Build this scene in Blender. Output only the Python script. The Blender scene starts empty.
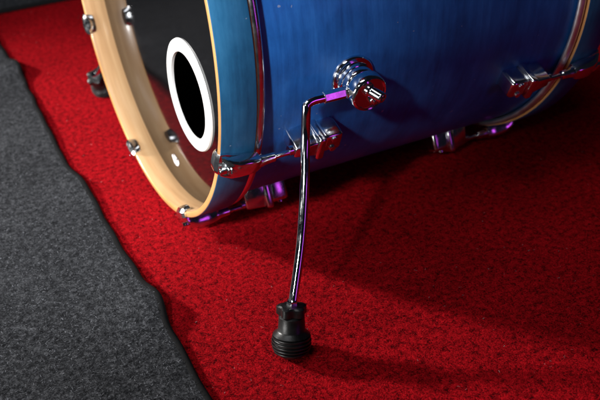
import bpy, bmesh, math, random
import numpy as np
from mathutils import Vector, Matrix

random.seed(7)
scene = bpy.context.scene
C = scene.collection
rad = math.radians

# ------------------------------------------------------------------ camera
cam_data = bpy.data.cameras.new('camera')
cam = bpy.data.objects.new('camera', cam_data)
C.objects.link(cam)
AZ, EL, RO = 1.10696, -0.55296, -0.04296
fwd = Vector((math.cos(EL)*math.cos(AZ), math.cos(EL)*math.sin(AZ), math.sin(EL)))
rgt = fwd.cross(Vector((0, 0, 1))).normalized()
upv = rgt.cross(fwd)
c_, s_ = math.cos(RO), math.sin(RO)
rgt, upv = c_*rgt + s_*upv, c_*upv - s_*rgt
m = Matrix((rgt, upv, -fwd)).transposed().to_4x4()
m.translation = Vector((-0.29621, -1.06234, 0.65608))
cam.matrix_world = m
cam_data.sensor_width = 36.0
cam_data.lens = 849.28/600*36.0
cam_data.clip_start = 0.02
cam_data.clip_end = 200
cam_data.dof.use_dof = True
cam_data.dof.focus_distance = 0.97
cam_data.dof.aperture_fstop = 6.3
scene.camera = cam

# ------------------------------------------------------------------ world, exposure
world = bpy.data.worlds.new('World')
scene.world = world
world.use_nodes = True
bg = world.node_tree.nodes['Background']
bg.inputs['Color'].default_value = (0.05, 0.06, 0.10, 1)
bg.inputs['Strength'].default_value = 0.08
scene.view_settings.view_transform = 'Standard'
scene.view_settings.look = 'None'
scene.view_settings.exposure = 0.0
scene.view_settings.gamma = 1.0

# ------------------------------------------------------------------ lamps
def look(o, target):
    d = Vector(target) - o.location
    o.rotation_euler = d.to_track_quat('-Z', 'Y').to_euler()

def spot(name, loc, target, power, col, size_deg, blend, radius):
    l = bpy.data.lights.new(name, 'SPOT')
    l.energy = power; l.color = col
    l.spot_size = rad(size_deg); l.spot_blend = blend; l.shadow_soft_size = radius
    o = bpy.data.objects.new(name, l); C.objects.link(o)
    o.location = loc; look(o, target)
    return o

def area(name, loc, target, power, col, sx, sy):
    l = bpy.data.lights.new(name, 'AREA')
    l.shape = 'RECTANGLE'; l.size = sx; l.size_y = sy
    l.energy = power; l.color = col
    o = bpy.data.objects.new(name, l); C.objects.link(o)
    o.location = loc; look(o, target)
    return o

# front lamp: left of the camera, lights the hoop and the near side of the shell
spot('front_lamp', (-0.78, -0.98, 0.95), (-0.22, -0.11, 0.40), 126, (0.96, 0.98, 1.0), 45, 1.0, 0.05)
# stage lamp: behind the front head on the left, throws the drum's shadow towards the camera
spot('stage_lamp', (-1.60, 1.45, 0.92), (-0.02, -0.10, 0.0), 440, (1.0, 0.96, 0.92), 50, 1.0, 0.11)
# magenta stage wash, seen in the chrome
area('magenta_lamp', (0.85, -1.80, 0.50), (0.15, -0.3, 0.25), 0.72, (0.70, 0.09, 0.95), 0.26, 0.55)
# two added fill panels, overhead and at the side, to whiten the chrome
area('overhead_fill', (-0.9, -0.5, 3.0), (0.0, -0.2, 0.2), 24.0, (0.95, 0.97, 1.0), 1.8, 0.6)
area('side_fill', (-2.6, -0.50, 0.52), (0.2, -0.25, 0.25), 45.0, (1.0, 0.98, 0.96), 0.8, 0.7)  # added fill, also brightens the rear hoop edge and the shaded carpet

# ------------------------------------------------------------------ materials
def new_mat(name):
    mt = bpy.data.materials.new(name); mt.use_nodes = True
    nt = mt.node_tree
    return mt, nt, nt.nodes['Principled BSDF']

def N(nt, typ, **kw):
    n = nt.nodes.new(typ)
    for k, v in kw.items():
        if k in n.inputs: n.inputs[k].default_value = v
        else: setattr(n, k, v)
    return n

def ramp(nt, fac, stops):
    r = nt.nodes.new('ShaderNodeValToRGB')
    el = r.color_ramp.elements
    while len(el) < len(stops): el.new(0.5)
    for e, (p, c) in zip(el, stops):
        e.position = p; e.color = (*c, 1)
    nt.links.new(fac, r.inputs['Fac'])
    return r

def coords(nt, scale):
    t = nt.nodes.new('ShaderNodeTexCoord'); mp = nt.nodes.new('ShaderNodeMapping')
    mp.inputs['Scale'].default_value = scale
    nt.links.new(t.outputs['Object'], mp.inputs['Vector'])
    return mp.outputs['Vector']

def noise(nt, vec, scale, detail=4, rough=0.55):
    n = N(nt, 'ShaderNodeTexNoise', Scale=scale, Detail=detail, Roughness=rough)
    nt.links.new(vec, n.inputs['Vector'])
    return n.outputs['Fac']

def bump(nt, bsdf, h, strength, dist):
    b = N(nt, 'ShaderNodeBump', Strength=strength, Distance=dist)
    nt.links.new(h, b.inputs['Height']); nt.links.new(b.outputs['Normal'], bsdf.inputs['Normal'])
    return b

def mix(nt, fac, a, b, mode='MIX'):
    n = nt.nodes.new('ShaderNodeMix'); n.data_type = 'RGBA'; n.blend_type = mode
    for sock, v in ((n.inputs[0], fac), (n.inputs[6], a), (n.inputs[7], b)):
        if isinstance(v, (int, float)): sock.default_value = v
        elif isinstance(v, tuple): sock.default_value = (*v, 1)
        else: nt.links.new(v, sock)
    return n.outputs[2]

def math_n(nt, op, a, b):
    n = nt.nodes.new('ShaderNodeMath'); n.operation = op
    for i, v in enumerate((a, b)):
        if isinstance(v, (int, float)): n.inputs[i].default_value = v
        else: nt.links.new(v, n.inputs[i])
    return n.outputs[0]

def carpet_mat(name, dark, mid, light, fine, bumps=1.0):
    mt, nt, b = new_mat(name)
    v = coords(nt, (1, 1, 1))
    n1 = noise(nt, v, fine, 3, 0.6)
    n2 = noise(nt, v, fine*0.30, 3, 0.6)
    n3 = noise(nt, v, 9, 3, 0.5)
    s = math_n(nt, 'ADD', math_n(nt, 'MULTIPLY', n1, 0.50), math_n(nt, 'MULTIPLY', n2, 0.50))
    r = ramp(nt, s, [(0.38, dark), (0.49, mid), (0.63, light)])
    w = ramp(nt, n3, [(0.30, (0.80, 0.80, 0.80)), (0.70, (1.0, 1.0, 1.0))])
    nt.links.new(mix(nt, 1.0, r.outputs['Color'], w.outputs['Color'], 'MULTIPLY'), b.inputs['Base Color'])
    b.inputs['Roughness'].default_value = 0.95
    b.inputs['Specular IOR Level'].default_value = 0.04
    bump(nt, b, s, 0.55*bumps, 0.004)
    return mt

RED = carpet_mat('red_felt', (0.045, 0.0008, 0.002), (0.33, 0.003, 0.007), (0.54, 0.006, 0.012), 420)
GREY = carpet_mat('grey_felt', (0.013, 0.0136, 0.0152), (0.030, 0.0315, 0.035), (0.085, 0.088, 0.096), 420)

def plain(name, col, rough, metal=0.0, spec=0.5, coat=0.0):
    mt, nt, b = new_mat(name)
    b.inputs['Base Color'].default_value = (*col, 1)
    b.inputs['Roughness'].default_value = rough
    b.inputs['Metallic'].default_value = metal
    b.inputs['Specular IOR Level'].default_value = spec
    b.inputs['Coat Weight'].default_value = coat
    return mt, nt, b

def chrome_mat(name, lo, hi, wob=0.06):
    mt, nt, b = plain(name, (0.78, 0.79, 0.81), 0.06, 1.0)
    v = coords(nt, (1, 1, 1))
    r = ramp(nt, noise(nt, v, 90, 5, 0.65), [(0.35, (lo,)*3), (0.75, (hi,)*3)])
    nt.links.new(r.outputs['Color'], b.inputs['Roughness'])
    bump(nt, b, noise(nt, v, 45, 2, 0.5), wob, 0.004)
    return mt
CHROME = chrome_mat('chrome', 0.05, 0.18)
SATIN = chrome_mat('satin_steel', 0.16, 0.30)
DULL = chrome_mat('dull_steel', 0.40, 0.55)
CAST = chrome_mat('cast_chrome', 0.08, 0.28, 0.0)

def maple_mat(name, stops, rough=0.32):
    mt, nt, b = new_mat(name)
    v = coords(nt, (150, 7, 7)); v2 = coords(nt, (14, 3, 3))
    s = math_n(nt, 'ADD', math_n(nt, 'MULTIPLY', noise(nt, v, 1.0, 5, 0.6), 0.55),
               math_n(nt, 'MULTIPLY', noise(nt, v2, 2.0, 3, 0.5), 0.45))
    r = ramp(nt, s, stops)
    nt.links.new(r.outputs['Color'], b.inputs['Base Color'])
    b.inputs['Roughness'].default_value = rough
    b.inputs['Coat Weight'].default_value = 0.25; b.inputs['Coat Roughness'].default_value = 0.12
    bump(nt, b, s, 0.10, 0.002)
    return mt
MAPLE = maple_mat('maple', [(0.35, (0.49, 0.275, 0.125)), (0.50, (0.59, 0.35, 0.170)), (0.65, (0.66, 0.42, 0.22))])
EDGE = maple_mat('lacquered_maple_edge', [(0.32, (0.46, 0.22, 0.075)), (0.5, (0.60, 0.31, 0.11)), (0.7, (0.70, 0.40, 0.16))], 0.25)

def stain_mat(name, dark, mid, light, rough):
    mt, nt, b = new_mat(name)
    v = coords(nt, (190, 9, 9)); v2 = coords(nt, (26, 11, 11)); v3 = coords(nt, (1, 1, 1))
    g = noise(nt, v, 1.0, 6, 0.65)
    bl = noise(nt, v2, 1.0, 6, 0.7)
    s = math_n(nt, 'ADD', math_n(nt, 'MULTIPLY', g, 0.30), math_n(nt, 'MULTIPLY', bl, 0.70))
    r = ramp(nt, s, [(0.36, dark), (0.5, mid), (0.64, light)])
    # tiny nicks and specks of dust in the lacquer
    sp = ramp(nt, noise(nt, v3, 130, 1, 0.4), [(0.775, (0, 0, 0)), (0.79, (1, 1, 1))])
    col = mix(nt, math_n(nt, 'MULTIPLY', sp.outputs['Color'], 0.6), r.outputs['Color'], (0.35, 0.40, 0.50))
    nt.links.new(col, b.inputs['Base Color'])
    rr = ramp(nt, noise(nt, v3, 14, 4, 0.6), [(0.3, (rough-0.05,)*3), (0.7, (rough+0.10,)*3)])
    nt.links.new(rr.outputs['Color'], b.inputs['Roughness'])
    b.inputs['Specular IOR Level'].default_value = 0.4
    bump(nt, b, g, 0.08, 0.002)
    return mt
BLUE = stain_mat('blue_stained_shell', (0.009, 0.088, 0.32), (0.015, 0.135, 0.47), (0.027, 0.190, 0.60), 0.34)
BLUE_HOOP = stain_mat('blue_stained_hoop', (0.009, 0.075, 0.17), (0.016, 0.115, 0.245), (0.028, 0.155, 0.31), 0.36)

def head_mat():
    mt, nt, b = plain('black_film', (0.004, 0.004, 0.0045), 0.06, 0.0, 0.5)
    v = coords(nt, (1, 1, 1))
    r = ramp(nt, noise(nt, v, 22, 6, 0.7), [(0.35, (0.035,)*3), (0.75, (0.10,)*3)])
    nt.links.new(r.outputs['Color'], b.inputs['Roughness'])
    return mt
HEAD = head_mat()
INSIDE = plain('dark_shell_inside', (0.05, 0.035, 0.022), 0.8)[0]
WHITE = plain('white_plastic', (0.80, 0.80, 0.79), 0.35)[0]

def rubber_mat():
    mt, nt, b = plain('black_rubber', (0.010, 0.010, 0.011), 0.38, 0.0, 0.40)
    v = coords(nt, (1, 1, 1))
    n = noise(nt, v, 120, 4, 0.6)
    r = ramp(nt, n, [(0.3, (0.004,)*3), (0.75, (0.012,)*3)])
    nt.links.new(r.outputs['Color'], b.inputs['Base Color'])
    bump(nt, b, n, 0.15, 0.002)
    return mt
RUBBER = rubber_mat()
def fibre_mat(name, stops, mott, low):
    mt, nt, b = new_mat(name)
    g = nt.nodes.new('ShaderNodeNewGeometry')
    r = ramp(nt, g.outputs['Random Per Island'], stops)
    t = ramp(nt, noise(nt, coords(nt, (1, 1, 1)), mott, 3, 0.6), [(0.38, (low,)*3), (0.60, (1.0,)*3)])
    nt.links.new(mix(nt, 1.0, r.outputs['Color'], t.outputs['Color'], 'MULTIPLY'), b.inputs['Base Color'])
    b.inputs['Roughness'].default_value = 0.9; b.inputs['Specular IOR Level'].default_value = 0.03
    return mt
RED_FIBRE = fibre_mat('red_fibre', [(0.0, (0.03, 0.001, 0.002)), (0.22, (0.12, 0.002, 0.004)), (0.5, (0.36, 0.004, 0.008)), (0.9970, (0.60, 0.010, 0.016)), (0.9985, (0.42, 0.36, 0.35))], 165, 0.45)
GREY_FIBRE = fibre_mat('grey_fibre', [(0.0, (0.008, 0.008, 0.009)), (0.45, (0.022, 0.023, 0.026)), (0.80, (0.075, 0.079, 0.087)), (0.93, (0.14, 0.147, 0.165)), (1.0, (0.28, 0.29, 0.32))], 260, 0.45)

def pile(name, count, xr, yr, ybias, zf, keep, mat, parent, seed):
    """short crimped fibres lying in the felt: two quads each"""
    g = np.random.default_rng(seed)
    x = g.uniform(*xr, count); y = yr[0] + (yr[1]-yr[0])*g.uniform(0, 1, count)**ybias
    k = keep(x, y); x, y = x[k], y[k]; n = len(x)
    ln = g.uniform(0.0016, 0.0042, n); w = g.uniform(0.00014, 0.00030, n)
    a = g.uniform(0, 2*np.pi, n); bend = g.normal(0, 0.7, n)
    z = zf(x, y) + g.uniform(0.0, 0.0007, n); up = g.uniform(0.0, 0.0009, n)
    V = np.zeros((n, 6, 3))
    d1 = np.stack([np.cos(a), np.sin(a)], 1); d2 = np.stack([np.cos(a+bend), np.sin(a+bend)], 1)
    p0 = np.stack([x, y], 1); p1 = p0 + d1*ln[:, None]*0.5; p2 = p1 + d2*ln[:, None]*0.5
    for i, (p, d, zz) in enumerate(((p0, d1, z), (p1, (d1+d2)/2, z+up), (p2, d2, z+up*0.4))):
        nn = np.stack([-d[:, 1], d[:, 0]], 1)*w[:, None]
        V[:, 2*i, :2] = p+nn; V[:, 2*i+1, :2] = p-nn; V[:, 2*i, 2] = zz; V[:, 2*i+1, 2] = zz
    base = (np.arange(n)*6)[:, None]
    F = np.concatenate([base+np.array([[0, 1, 3, 2]]), base+np.array([[2, 3, 5, 4]])], 1).reshape(-1)
    me = bpy.data.meshes.new(name)
    me.vertices.add(n*6); me.vertices.foreach_set('co', V.reshape(-1).astype(np.float32))
    me.loops.add(len(F)); me.loops.foreach_set('vertex_index', F.astype(np.int32))
    me.polygons.add(len(F)//4)
    me.polygons.foreach_set('loop_start', (np.arange(len(F)//4)*4).astype(np.int32))
    me.update(calc_edges=True)
    me.materials.append(mat)
    o = bpy.data.objects.new(name, me); C.objects.link(o); o.parent = parent
    o['kind'] = 'stuff'
    return o

BINDING = plain('black_binding_tape', (0.006, 0.006, 0.0065), 0.9, 0.0, 0.1)[0]

def decal_mat():
    mt, nt, b = plain('worn_white_print', (0.7, 0.68, 0.66), 0.5)
    v = coords(nt, (1, 1, 1))
    r = ramp(nt, noise(nt, v, 140, 4, 0.6), [(0.42, (0.10, 0.07, 0.06)), (0.52, (0.75, 0.73, 0.72))])
    nt.links.new(r.outputs['Color'], b.inputs['Base Color'])
    return mt
DECAL = decal_mat()

# ------------------------------------------------------------------ mesh helpers
def finish(name, bm, mats, parent=None, sharp=35):
    bmesh.ops.remove_doubles(bm, verts=bm.verts, dist=1e-6)
    bmesh.ops.recalc_face_normals(bm, faces=bm.faces)
    me = bpy.data.meshes.new(name)
    bm.to_mesh(me); bm.free()
    for f in me.polygons: f.use_smooth = True
    me.set_sharp_from_angle(angle=rad(sharp))
    if not isinstance(mats, (list, tuple)): mats = [mats]
    for mt in mats: me.materials.append(mt)
    o = bpy.data.objects.new(name, me)
    C.objects.link(o)
    if parent: o.parent = parent
    return o

def revolve_x(bm, prof, n=192, closed=True, mats=None):
    """sweep a profile of (x, r) round the X axis"""
    rings = []
    for k in range(n):
        a = 2*math.pi*k/n
        rings.append([bm.verts.new((x, r*math.sin(a), -r*math.cos(a))) for x, r in prof])
    np_ = len(prof)
    for k in range(n):
        A, B = rings[k], rings[(k+1) % n]
        for i in range(np_ if closed else np_-1):
            j = (i+1) % np_
            f = bm.faces.new((A[i], A[j], B[j], B[i]))
            if mats: f.material_index = mats[i]

def lathe(bm, prof, origin, axis, n=40, ref=None, cap=True, mod=None):
    """revolve (t, r) about an axis through origin; mod(a, t) scales the radius"""
    axis = Vector(axis).normalized()
    ref = Vector(ref) if ref else (Vector((0, 0, 1)) if abs(axis.z) < .9 else Vector((1, 0, 0)))
    u = (ref - axis*ref.dot(axis)).normalized(); w = axis.cross(u)
    rings = []
    for t, r in prof:
        ring = []
        for k in range(n):
            a = 2*math.pi*k/n
            rr = r*(mod(a, t) if mod else 1)
            ring.append(bm.verts.new(Vector(origin) + axis*t + (u*math.cos(a)+w*math.sin(a))*rr))
        rings.append(ring)
    for A, B in zip(rings, rings[1:]):
        for k in range(n):
            bm.faces.new((A[k], A[(k+1) % n], B[(k+1) % n], B[k]))
    if cap:
        bm.faces.new(rings[0][::-1]); bm.faces.new(rings[-1])

def tube(bm, pts, r, n=24, cap=True):
    pts = [Vector(p) for p in pts]
    prev = None; rings = []
    for i, p in enumerate(pts):
        t = (pts[min(i+1, len(pts)-1)] - pts[max(i-1, 0)]).normalized()
        if prev is None:
            u = t.orthogonal().normalized()
        else:
            u = (prev - t*prev.dot(t)).normalized()
        prev = u; w = t.cross(u)
        rr = r[i] if isinstance(r, (list, tuple)) else r
        rings.append([bm.verts.new(p + (u*math.cos(2*math.pi*k/n)+w*math.sin(2*math.pi*k/n))*rr) for k in range(n)])
    for A, B in zip(rings, rings[1:]):
        for k in range(n):
            bm.faces.new((A[k], A[(k+1) % n], B[(k+1) % n], B[k]))
    if cap:
        bm.faces.new(rings[0][::-1]); bm.faces.new(rings[-1])

def smooth_path(ctrl, n=14):
    """Catmull-Rom through the control points"""
    P = [Vector(p) for p in ctrl]
    P = [P[0]*2-P[1]] + P + [P[-1]*2-P[-2]]
    out = []
    for i in range(1, len(P)-2):
        a, b, c, d = P[i-1:i+3]
        for k in range(n):
            t = k/n
            out.append(0.5*((2*b)+(c-a)*t+(2*a-5*b+4*c-d)*t*t+(-a+3*b-3*c+d)*t**3))
    out.append(P[-2])
    return out

def add_box(bm, lo, hi, bev=0.0, seg=2, taper=None):
    """box in local coordinates; taper = (axis, side, sx, sy) narrows one end"""
    r = bmesh.ops.create_cube(bm, size=1.0)
    vs = r['verts']
    for v in vs:
        v.co = Vector(((lo[i]+hi[i])/2 + v.co[i]*(hi[i]-lo[i]) for i in range(3)))
    if taper:
        ax, side, sc, other = taper
        mid = [(lo[i]+hi[i])/2 for i in range(3)]
        for v in vs:
            if (v.co[ax] - mid[ax])*side > 0:
                v.co[other] = mid[other] + (v.co[other]-mid[other])*sc
    if bev:
        es = list({e for v in vs for e in v.link_edges})
        bmesh.ops.bevel(bm, geom=es, offset=bev, segments=seg, profile=0.5, affect='EDGES')
    return vs

def xform(bm, deg, mirror=None, verts=None):
    """local frame (x along drum, y tangential, z radial out) -> drum frame at polar angle deg;
    mirror = x about which the piece is reflected (rear of the drum)"""
    a = rad(deg)
    ro = Vector((0, math.sin(a), -math.cos(a))); ta = Vector((0, -math.cos(a), -math.sin(a)))
    for v in (verts or bm.verts):
        x, y, z = v.co
        if mirror is not None: x = 2*mirror - x
        v.co = Vector((x, 0, 0)) + ta*y + ro*z

# ------------------------------------------------------------------ setting
bm = bmesh.new()
add_box(bm, (-4, -4, -0.10), (5, 6, -0.006))
fl = finish('floor', bm, plain('stage_board', (0.02, 0.02, 0.022), 0.7)[0])
fl['kind'] = 'structure'

EDGE_PTS = [(-2.0, -0.110), (-0.60, -0.104), (-0.412, -0.098), (-0.364, -0.095), (-0.304, -0.094), (-0.238, -0.0875), (-0.186, -0.092),
            (-0.10, -0.0925), (-0.027, -0.091), (0.074, -0.088), (0.182, -0.0955), (0.27, -0.092), (0.359, -0.089), (0.483, -0.083), (0.569, -0.079),
            (0.60, -0.075), (0.645, -0.077), (0.692, -0.082), (0.771, -0.082), (1.2, -0.09), (3.0, -0.10)]
def wave(y):      # the wandering edge of the grey carpet
    for (a, xa), (b, xb) in zip(EDGE_PTS, EDGE_PTS[1:]):
        if y <= b or b == 3.0:
            t = min(1, max(0, (y-a)/(b-a))); t = t*t*(3-2*t)
            return xa + (xb-xa)*t + 0.0008*math.sin(y*71)

def lift(y):      # where that edge curls up off the red carpet
    return 0.002 + 0.010*math.exp(-((y+0.245)/0.04)**2) + 0.004*math.exp(-((y-0.09)/0.05)**2) \
        + 0.014*math.exp(-((y-0.615)/0.04)**2) + 0.0008*math.sin(y*23)

def sheet(bm, xs, ys, fz, thick):
    grid = [[bm.verts.new((fx, y, fz(fx, y))) for fx in xs(y)] for y in ys]
    low = [[bm.verts.new((v.co.x, v.co.y, v.co.z-thick)) for v in row] for row in grid]
    ny, nx = len(grid), len(grid[0])
    for j in range(ny-1):
        for i in range(nx-1):
            bm.faces.new((grid[j][i], grid[j][i+1], grid[j+1][i+1], grid[j+1][i]))
            bm.faces.new((low[j][i], low[j+1][i], low[j+1][i+1], low[j][i+1]))
    for j in range(ny-1):
        bm.faces.new((grid[j][0], grid[j+1][0], low[j+1][0], low[j][0]))
        bm.faces.new((grid[j][-1], low[j][-1], low[j+1][-1], grid[j+1][-1]))
    for i in range(nx-1):
        bm.faces.new((grid[0][i], low[0][i], low[0][i+1], grid[0][i+1]))
        bm.faces.new((grid[-1][i], grid[-1][i+1], low[-1][i+1], low[-1][i]))
    return grid

# red carpet
bm = bmesh.new()
YS = [-2.4 + 3.42*k/60 for k in range(61)]
back_y = lambda x: 1.006 + 0.06*x
sheet(bm, lambda y: [-0.55 + 3.6*k/48 for k in range(49)], YS, lambda x, y: 0.0, 0.005)
red = finish('red_carpet', bm, RED)
red['label'] = 'red felt carpet under the bass drum'
red['category'] = 'carpet'
pile('pile', 330000, (-0.12, 1.15), (-0.85, 1.0), 1.35, lambda x, y: 0.0002 + 0*x, lambda x, y: x > -0.12, RED_FIBRE, red, 1)

# grey carpet on the left, overlapping the red one
TH = 0.0035
def gz(x, y):
    d = max(0.0, wave(y) - x)
    return TH + 0.001 + lift(y)*math.exp(-(d/0.05)**2) + 0.0012*math.sin(x*31+y*12)*math.exp(-d*2) + 0.001
YG = [-1.6 + 4.4*k/520 for k in range(521)]
XF = [0.0, 0.006, 0.013, 0.022, 0.034, 0.05, 0.07, 0.10, 0.14, 0.2, 0.3, 0.45, 0.7, 1.1, 2.0]
bm = bmesh.new()
sheet(bm, lambda y: [wave(y)-d for d in reversed(XF)], YG, gz, TH)
grey = finish('grey_carpet', bm, GREY)
grey['label'] = 'speckled grey carpet on the left with a wavy black bound edge'
grey['category'] = 'carpet'
bm = bmesh.new()
pts = [(wave(y)+0.0003, y, (gz(wave(y), y)-TH*0.5)/0.6) for y in YG]
tube(bm, pts, 0.0046, 12)
for v in bm.verts: v.co.z *= 0.6            # flattened tape
finish('edge_binding', bm, BINDING, grey)
yt = np.linspace(-1.6, 2.8, 2000); wt = np.array([wave(v) for v in yt]); lt = np.array([lift(v) for v in yt])
def gz_np(x, y):
    d = np.maximum(0, np.interp(y, yt, wt) - x)
    return TH + 0.0022 + np.interp(y, yt, lt)*np.exp(-(d/0.05)**2) + 0.0012*np.sin(x*31+y*12)*np.exp(-d*2)
pile('pile', 190000, (-0.62, -0.07), (-0.75, 1.0), 1.3, gz_np, lambda x, y: x < np.interp(y, yt, wt) - 0.0022, GREY_FIBRE, grey, 2)

# dark carpet across the back
bm = bmesh.new()
XB = [-0.10 + 2.8*k/60 for k in range(61)]
rows = [0.0, 0.01, 0.03, 0.08, 0.2, 0.5, 1.0, 2.0]
grid = []
for d in rows:
    grid.append([bm.verts.new((x-0.25, back_y(x-0.25)-0.01+d+0.003*math.sin(x*9), 0.012-0.004*min(1, d*8))) for x in XB])
for j in range(len(rows)-1):
    for i in range(60):
        bm.faces.new((grid[j][i], grid[j][i+1], grid[j+1][i+1], grid[j+1][i]))
ext = bmesh.ops.extrude_face_region(bm, geom=list(bm.faces))
for v in [g for g in ext['geom'] if isinstance(g, bmesh.types.BMVert)]: v.co.z -= 0.006
DARKGREY = carpet_mat('charcoal_felt', (0.010, 0.010, 0.012), (0.030, 0.032, 0.036), (0.075, 0.078, 0.085), 330)
dk = finish('dark_carpet', bm, DARKGREY)
dk['label'] = 'dark charcoal carpet across the back behind the red carpet and drum'
dk['category'] = 'carpet'
bm = bmesh.new()
tube(bm, [(x-0.25, back_y(x-0.25)-0.012+0.003*math.sin(x*9), 0.0075) for x in XB], 0.0055, 10)
finish('edge_binding', bm, BINDING, dk)

# ------------------------------------------------------------------ bass drum
H = 0.30069          # height of the drum's axis
R, RIN, RS = 0.2920, 0.2835, 0.2785
HD, HW, L = 0.0344, 0.0440, 0.5176
MID = (L+HW)/2
drum = bpy.data.objects.new('bass_drum', None)
C.objects.link(drum); drum.location = (0, 0, H); drum.empty_display_size = 0.2
drum['label'] = 'blue stained bass drum with chrome hardware lying on the red carpet'
drum['category'] = 'drum'

# shell
bm = bmesh.new()
x0, x1 = 0.040, 2*MID-0.040
prof = [(x0, RS-0.006), (x0, RS-0.001), (x0+0.001, RS)]
prof += [(x0+0.001+(x1-x0-0.002)*k/12, RS) for k in range(1, 12)]
prof += [(x1-0.001, RS), (x1, RS-0.001), (x1, RS-0.006)]
mats = [0]*(len(prof)-1) + [1]
revolve_x(bm, prof, 256, True, mats)
finish('shell', bm, [BLUE, INSIDE], drum)

# hoops: rounded rectangle profile, inner face natural, edges lacquered, outer face stained
def hoop(name, a, b):
    bm = bmesh.new(); e = 0.0016
    prof = [(a, RIN+e), (a+e*0.3, RIN+e*0.3), (a+e, RIN), (b-e, RIN), (b, RIN+e),
            (b, R-e), (b-e*0.3, R-e*0.3), (b-e, R), (a+e, R), (a+e*0.3, R-e*0.3), (a, R-e)]
    mt = [1, 1, 0, 1, 1, 1, 2, 2, 2, 1, 1]
    revolve_x(bm, prof, 320, True, mt)
    return finish(name, bm, [MAPLE, EDGE, BLUE_HOOP], drum, 50)
hoop('hoop', 0.0, HW)
hoop('hoop', L, L+HW)

# metal collar of each drum head, between hoop and shell
def collar(a, s):
    bm = bmesh.new()
    c = a + s*0.0060
    rc, rm = (0.2858, 0.0050) if s > 0 else (0.2845, 0.0044)
    prof = [(c + 0.0058*math.cos(2*math.pi*k/16), rc + rm*math.sin(2*math.pi*k/16)) for k in range(16)]
    revolve_x(bm, prof, 256, True)
    finish('collar', bm, SATIN if s > 0 else DULL, drum, 50)
collar(HW, 1); collar(L, -1)

# front head with a round port, and the batter head
PC = Vector((HD, -0.095, -0.103)); PR = 0.0592
def disc_with_hole(bm, x, r_out, cy, cz, r_in, n=160):
    o_, i_ = [], []
    for k in range(n):
        a = 2*math.pi*k/n
        d = Vector((math.cos(a), math.sin(a)))
        i_.append(bm.verts.new((x, cy+d.x*r_in, cz+d.y*r_in)))
        b_ = cy*d.x + cz*d.y; t = -b_ + math.sqrt(b_*b_ - (cy*cy+cz*cz) + r_out*r_out)
        o_.append(bm.verts.new((x, cy+d.x*t, cz+d.y*t)))
    for k in range(n):
        bm.faces.new((i_[k], o_[k], o_[(k+1) % n], i_[(k+1) % n]))
    return i_, o_
bm = bmesh.new()
a1, a2 = disc_with_hole(bm, HD, RIN-0.0003, PC.y, PC.z, PR)
b1, b2 = disc_with_hole(bm, HD+0.0006, RIN-0.0003, PC.y, PC.z, PR)
n = len(a1)
for k in range(n):
    bm.faces.new((a1[k], a1[(k+1) % n], b1[(k+1) % n], b1[k]))
head = finish('front_head', bm, HEAD, drum)
head['label'] = 'glossy black front head with an off-centre port hole'
bm = bmesh.new()
lathe(bm, [(-0.0002, PR-0.001), (-0.0030, PR-0.001), (-0.0036, PR+0.0), (-0.0038, PR+0.002), (-0.0036, 0.0727), (-0.0026, 0.0745), (-0.0002, 0.0754)],
      PC, (1, 0, 0), 128, cap=False)
lathe(bm, [(-0.0002, PR-0.001), (0.0008, PR-0.001)], PC, (1, 0, 0), 128, cap=False)
finish('port_ring', bm, WHITE, head)
# small worn print low on the head
bm = bmesh.new()
vs = []
for k in range(40):
    a = 2*math.pi*k/40
    vs.append(bm.verts.new((HD-0.0006, 0.001+0.014*math.cos(a)*(1+0.12*math.sin(3*a)), -0.245+0.0085*math.sin(a)*(1+0.1*math.cos(5*a)))))
bm.faces.new(vs)
ex = bmesh.ops.extrude_face_region(bm, geom=list(bm.faces))
for v in [g for g in ex['geom'] if isinstance(g, bmesh.types.BMVert)]: v.co.x += 0.0004
finish('printed_mark', bm, DECAL, head)
bm = bmesh.new()
lathe(bm, [(0, RIN-0.0003), (0.0008, RIN-0.0003)], (2*MID-HD-0.001, 0, 0), (1, 0, 0), 160)
finish('batter_head', bm, plain('batter_film', (0.03, 0.03, 0.03), 0.5)[0], drum)

# lugs, claws and tension rods at eight stations
LX = 0.1225; RODR = 0.3005
def lug_bm(deg, mirror):
    bm = bmesh.new()
    z0 = RS - 0.0035
    # stepped casting: front block, raised saddle, rear block
    vs = add_box(bm, (LX-0.033, -0.0150, z0), (LX-0.004, 0.0150, RODR+0.010))
    for v in vs:
        if v.co.z > RODR: v.co.y *= 0.72
        if v.co.x < LX-0.02: v.co.y *= 0.68; v.co.z -= 0.0025 if v.co.z > RODR else 0
    bmesh.ops.bevel(bm, geom=list({e for v in vs for e in v.link_edges}), offset=0.0022, segments=3, profile=0.5, affect='EDGES')
    add_box(bm, (LX-0.005, -0.0170, z0), (LX+0.005, 0.0170, RODR+0.0125), 0.0028, 3)
    add_box(bm, (LX+0.004, -0.0140, z0), (LX+0.031, 0.0140, RODR+0.007), 0.0055, 4)
    lathe(bm, [(0, 0.0058), (0.005, 0.0058), (0.0058, 0.005)], (LX-0.0385, 0, RODR), (1, 0, 0), 24)
    for yy in (-0.008, 0.008):
        lathe(bm, [(0, 0.0042), (0.0024, 0.0042), (0.003, 0.0034)], (LX+0.018, yy, RODR+0.0065), (0, 0, 1), 20)
    xform(bm, deg, mirror)
    return bm

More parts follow.
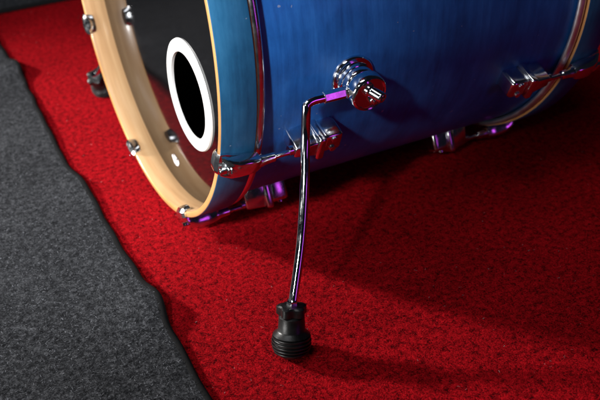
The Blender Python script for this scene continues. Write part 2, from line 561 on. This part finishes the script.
def strap(bm, pts, widths, th, puff=0.0040):
    """bent flat strip: pts are (x, z) outer line, th its thickness towards the wood"""
    P = [Vector((a, b)) for a, b in pts]
    M = 10; rows = []
    for i, p in enumerate(P):
        t = (P[min(i+1, len(P)-1)] - P[max(i-1, 0)]).normalized()
        nrm = Vector((t.y, -t.x))
        w = widths[i]; q = p + nrm*th
        row = []
        for k in range(M+1):                       # pillowed outer face
            u = -1 + 2*k/M
            o_ = p - nrm*(puff*(1-abs(u)**3.2))
            row.append(bm.verts.new((o_.x, w*u, o_.y)))
        row += [bm.verts.new((q.x, w, q.y)), bm.verts.new((q.x, -w, q.y))]
        rows.append(row)
    K = M+3
    for A, B in zip(rows, rows[1:]):
        for k in range(K):
            bm.faces.new((A[k], A[(k+1) % K], B[(k+1) % K], B[k]))
    bm.faces.new(rows[0]); bm.faces.new(rows[-1][::-1])

def claw_bm(deg, mirror):
    bm = bmesh.new()
    t = 0.0022
    # from the lip inside the hoop, round its edge, along its outside
    pts = [(0.0085, RIN-t-0.0002), (0.003, RIN-t-0.0002), (-0.0005, RIN-t+0.0004), (-t-0.0003, RIN+0.001), (-t-0.0003, R-0.001),
           (-0.0008, R+t-0.0006), (0.002, R+t+0.0001), (0.008, R+t+0.0001), (0.016, R+t+0.0002), (0.026, R+t+0.0002), (0.034, R+t+0.0002)]
    wd = [0.013, 0.0145, 0.0155, 0.0165, 0.0170, 0.0170, 0.0168, 0.0155, 0.0115, 0.0095, 0.0085]
    strap(bm, pts, wd, t)
    # barrel that carries the rod, with a shoulder and a waist
    prof = [(0, 0.0060), (0.001, 0.0072), (0.006, 0.0078), (0.008, 0.0070), (0.014, 0.0064), (0.022, 0.0066),
            (0.030, 0.0078), (0.040, 0.0076), (0.044, 0.0066), (0.050, 0.0062), (0.0565, 0.0058), (0.058, 0.0046)]
    lathe(bm, prof, (0.0075, 0, RODR+0.0022), (1, 0, 0), 32)
    # cast body swelling from the hooked edge into the barrel
    secs = []
    for x, w, z1 in ((0.0005, 0.0160, R+0.0060), (0.0040, 0.0158, R+0.0100), (0.0100, 0.0136, RODR+0.0078), (0.0180, 0.0120, RODR+0.0104),
                     (0.0300, 0.0114, RODR+0.0112), (0.0400, 0.0100, RODR+0.0106), (0.0450, 0.0080, RODR+0.0090)):
        z0 = R+t*0.6
        ring = []
        for k in range(20):
            a = 2*math.pi*k/20
            cx = math.copysign(abs(math.cos(a))**0.38, math.cos(a)); sz = math.copysign(abs(math.sin(a))**0.38, math.sin(a))
            ring.append(bm.verts.new((x, w*cx, (z0+z1)/2 + (z1-z0)/2*sz)))
        secs.append(ring)
    for A, B in zip(secs, secs[1:]):
        for k in range(20):
            bm.faces.new((A[k], A[(k+1) % 20], B[(k+1) % 20], B[k]))
    bm.faces.new(secs[0]); bm.faces.new(secs[-1][::-1])
    xform(bm, deg, mirror)
    return bm

def rod_bm(deg, mirror):
    bm = bmesh.new()
    z = RODR+0.0022
    add_box(bm, (-0.0045, -0.0031, z-0.0031), (0.0050, 0.0031, z+0.0031), 0.0006, 2)       # square key head
    lathe(bm, [(0, 0.0052), (0.0005, 0.0058), (0.0022, 0.0058), (0.0027, 0.0052)], (0.0050, 0, z), (1, 0, 0), 28)  # washer
    lathe(bm, [(0.0040, 0.0031), (LX-0.034, 0.0031)], (0, 0, z), (1, 0, 0), 20)
    xform(bm, deg, mirror)
    return bm

for deg in (-157.5, -112.5, -67.5, -22.5, 22.5, 67.5, 112.5, 157.5):
    for mir in (None, MID):
        finish('lug', lug_bm(deg, mir), CAST, drum, 30)
        cl = finish('claw_hook', claw_bm(deg, mir), CAST, drum, 30)
        finish('tension_rod', rod_bm(deg, mir), CHROME, cl, 30)

# spurs: bracket on the shell, bent rod, rubber foot (near one and its mirror on the far side)
BX, BDEG = 0.172, -81.0
ARM_R = 0.3035
NEAR_FOOT = Vector((0.0141, -0.4035, -H))
FAR_FOOT = Vector((0.047, -0.420, -H))
def spur(side):
    FOOT = NEAR_FOOT if side < 0 else FAR_FOOT
    a = rad(BDEG)
    ro = Vector((0, math.sin(a), -math.cos(a))); ta = Vector((0, -math.cos(a), -math.sin(a)))
    base = Vector((BX, 0, 0)) + ro*(RS-0.002)
    arm0 = Vector((BX, 0, 0)) + ro*ARM_R
    arm1 = Vector((0.1065, 0, 0)) + ro*ARM_R

    def flip(bm):
        if side > 0:
            for v in bm.verts: v.co.y = -v.co.y
        return bm
    bm = bmesh.new()
    lathe(bm, [(0.0, 0.0280), (0.0035, 0.0280), (0.0058, 0.0264), (0.0065, 0.0218), (0.0080, 0.0208), (0.0130, 0.0208), (0.0136, 0.0198), (0.0146, 0.0198), (0.0152, 0.0208), (0.0220, 0.0208), (0.0235, 0.0198),
               (0.0245, 0.0180), (0.0265, 0.0180), (0.0275, 0.0222), (0.0290, 0.0230), (0.0405, 0.0226), (0.0425, 0.0216), (0.0434, 0.0202), (0.0428, 0.0188), (0.0412, 0.0182)],
          base, ro, 64)
    br = finish('spur_bracket', flip(bm), CHROME, drum, 40)
    # socket ring where the rod leaves the bracket
    bm = bmesh.new()
    lathe(bm, [(0.016, 0.0076), (0.0225, 0.0076), (0.0232, 0.0068)], arm0, (-1, 0, 0), 32)
    finish('socket', flip(bm), CHROME, br, 40)
    # clamp screw across the end face, and a small key screw beside it
    bm = bmesh.new()
    c0 = base + ro*0.0415 + ta*0.006 + Vector((-0.002, 0, 0))
    dirn = (ro*0.93 - ta*0.10 + Vector((0.34, 0, 0))).normalized()
    lathe(bm, [(-0.004, 0.0082), (0.003, 0.0082), (0.0042, 0.0070), (0.006, 0.0066), (0.0185, 0.0064), (0.0205, 0.0060), (0.0212, 0.0052), (0.0206, 0.0036), (0.0190, 0.0032)], c0, dirn, 28)
    finish('clamp_screw', flip(bm), CHROME, br, 40)
    bm = bmesh.new()
    c1 = base + ro*0.0405 - ta*0.0085 + Vector((0.004, 0, 0))
    lathe(bm, [(0, 0.0050), (0.0045, 0.0050), (0.0055, 0.0042)], c1, ro, 24)
    add_box(bm, (-0.0024, -0.0024, 0), (0.0024, 0.0024, 0.0090), 0.0004, 1)
    for v in bm.verts:
        if v.co.length < 0.012:
            x, y, z = v.co; v.co = c1 + Vector((x, 0, 0)) + ta*y + ro*z
    finish('key_screw', flip(bm), CHROME, br, 40)
    # bent leg
    top = Vector((0.0965, arm1.y-0.0022, arm1.z-0.0085))
    foot_dir = (Vector((0.088, -0.315, -0.090)) - FOOT)
    ax = (Vector((0.0235, -0.391, -H+0.0520)) - FOOT).normalized()
    ctrl = [arm0 + Vector((-0.020, 0, 0)), arm1 + Vector((0.010, 0, 0)), arm1 + Vector((0.0005, 0, 0)), arm1 + Vector((-0.0075, -0.0006, -0.0022)), top,
            Vector((0.0905, -0.3085, -0.093)), Vector((0.0765, -0.330, -0.135)), Vector((0.055, -0.357, -0.190)), FOOT + ax*0.055, FOOT + ax*0.030]
    bm = bmesh.new()
    tube(bm, smooth_path(ctrl, 12), 0.0054, 28)
    leg = finish('spur_leg', flip(bm), CHROME, drum, 40)
    # six-sided sleeve on the horizontal run
    bm = bmesh.new()
    lathe(bm, [(0, 0.0060), (0.0008, 0.0068), (0.0275, 0.0068), (0.0283, 0.0060)], arm0 + Vector((-0.0240, 0, 0)), (-1, 0, 0), 6,
          ref=(0, math.sin(rad(-78)), -math.cos(rad(-78))))
    finish('sleeve', flip(bm), CAST, leg, 20)
    bm = bmesh.new()
    lathe(bm, [(0.058, 0.0060), (0.059, 0.0066), (0.066, 0.0066), (0.067, 0.0058)], FOOT, ax, 6)
    finish('lock_nut', flip(bm), CHROME, leg, 20)
    # rubber foot: lobed top knob, waist, ribbed bell
    bm = bmesh.new()
    prof = [(0.0610, 0.0060), (0.0610, 0.0138), (0.0595, 0.0156), (0.0515, 0.0160), (0.0500, 0.0148)]
    lathe(bm, prof, FOOT, ax, 60, mod=lambda a, t: 1 + 0.13*math.cos(5*a))
    finish('knob', flip(bm), RUBBER, leg, 40)
    bm = bmesh.new()
    prof = [(0.0505, 0.0095), (0.0470, 0.0098), (0.0462, 0.0128), (0.0445, 0.0146), (0.0290, 0.0154), (0.0272, 0.0168), (0.0235, 0.0212)]
    for k in range(5):
        t = 0.0218 - k*0.0042
        r = (0.0220, 0.0228, 0.0228, 0.0220, 0.0204)[k]
        prof += [(t+0.0002, r-0.0022), (t-0.0002, r-0.0003), (t-0.0010, r), (t-0.0020, r-0.0003), (t-0.0025, r-0.0022)]
    prof += [(0.0006, 0.0165), (-0.0030, 0.012)]
    lathe(bm, prof, FOOT + Vector((0, 0, 0.004)), ax, 64)
    finish('rubber_foot', flip(bm), RUBBER, leg, 40)
spur(-1)
spur(1)
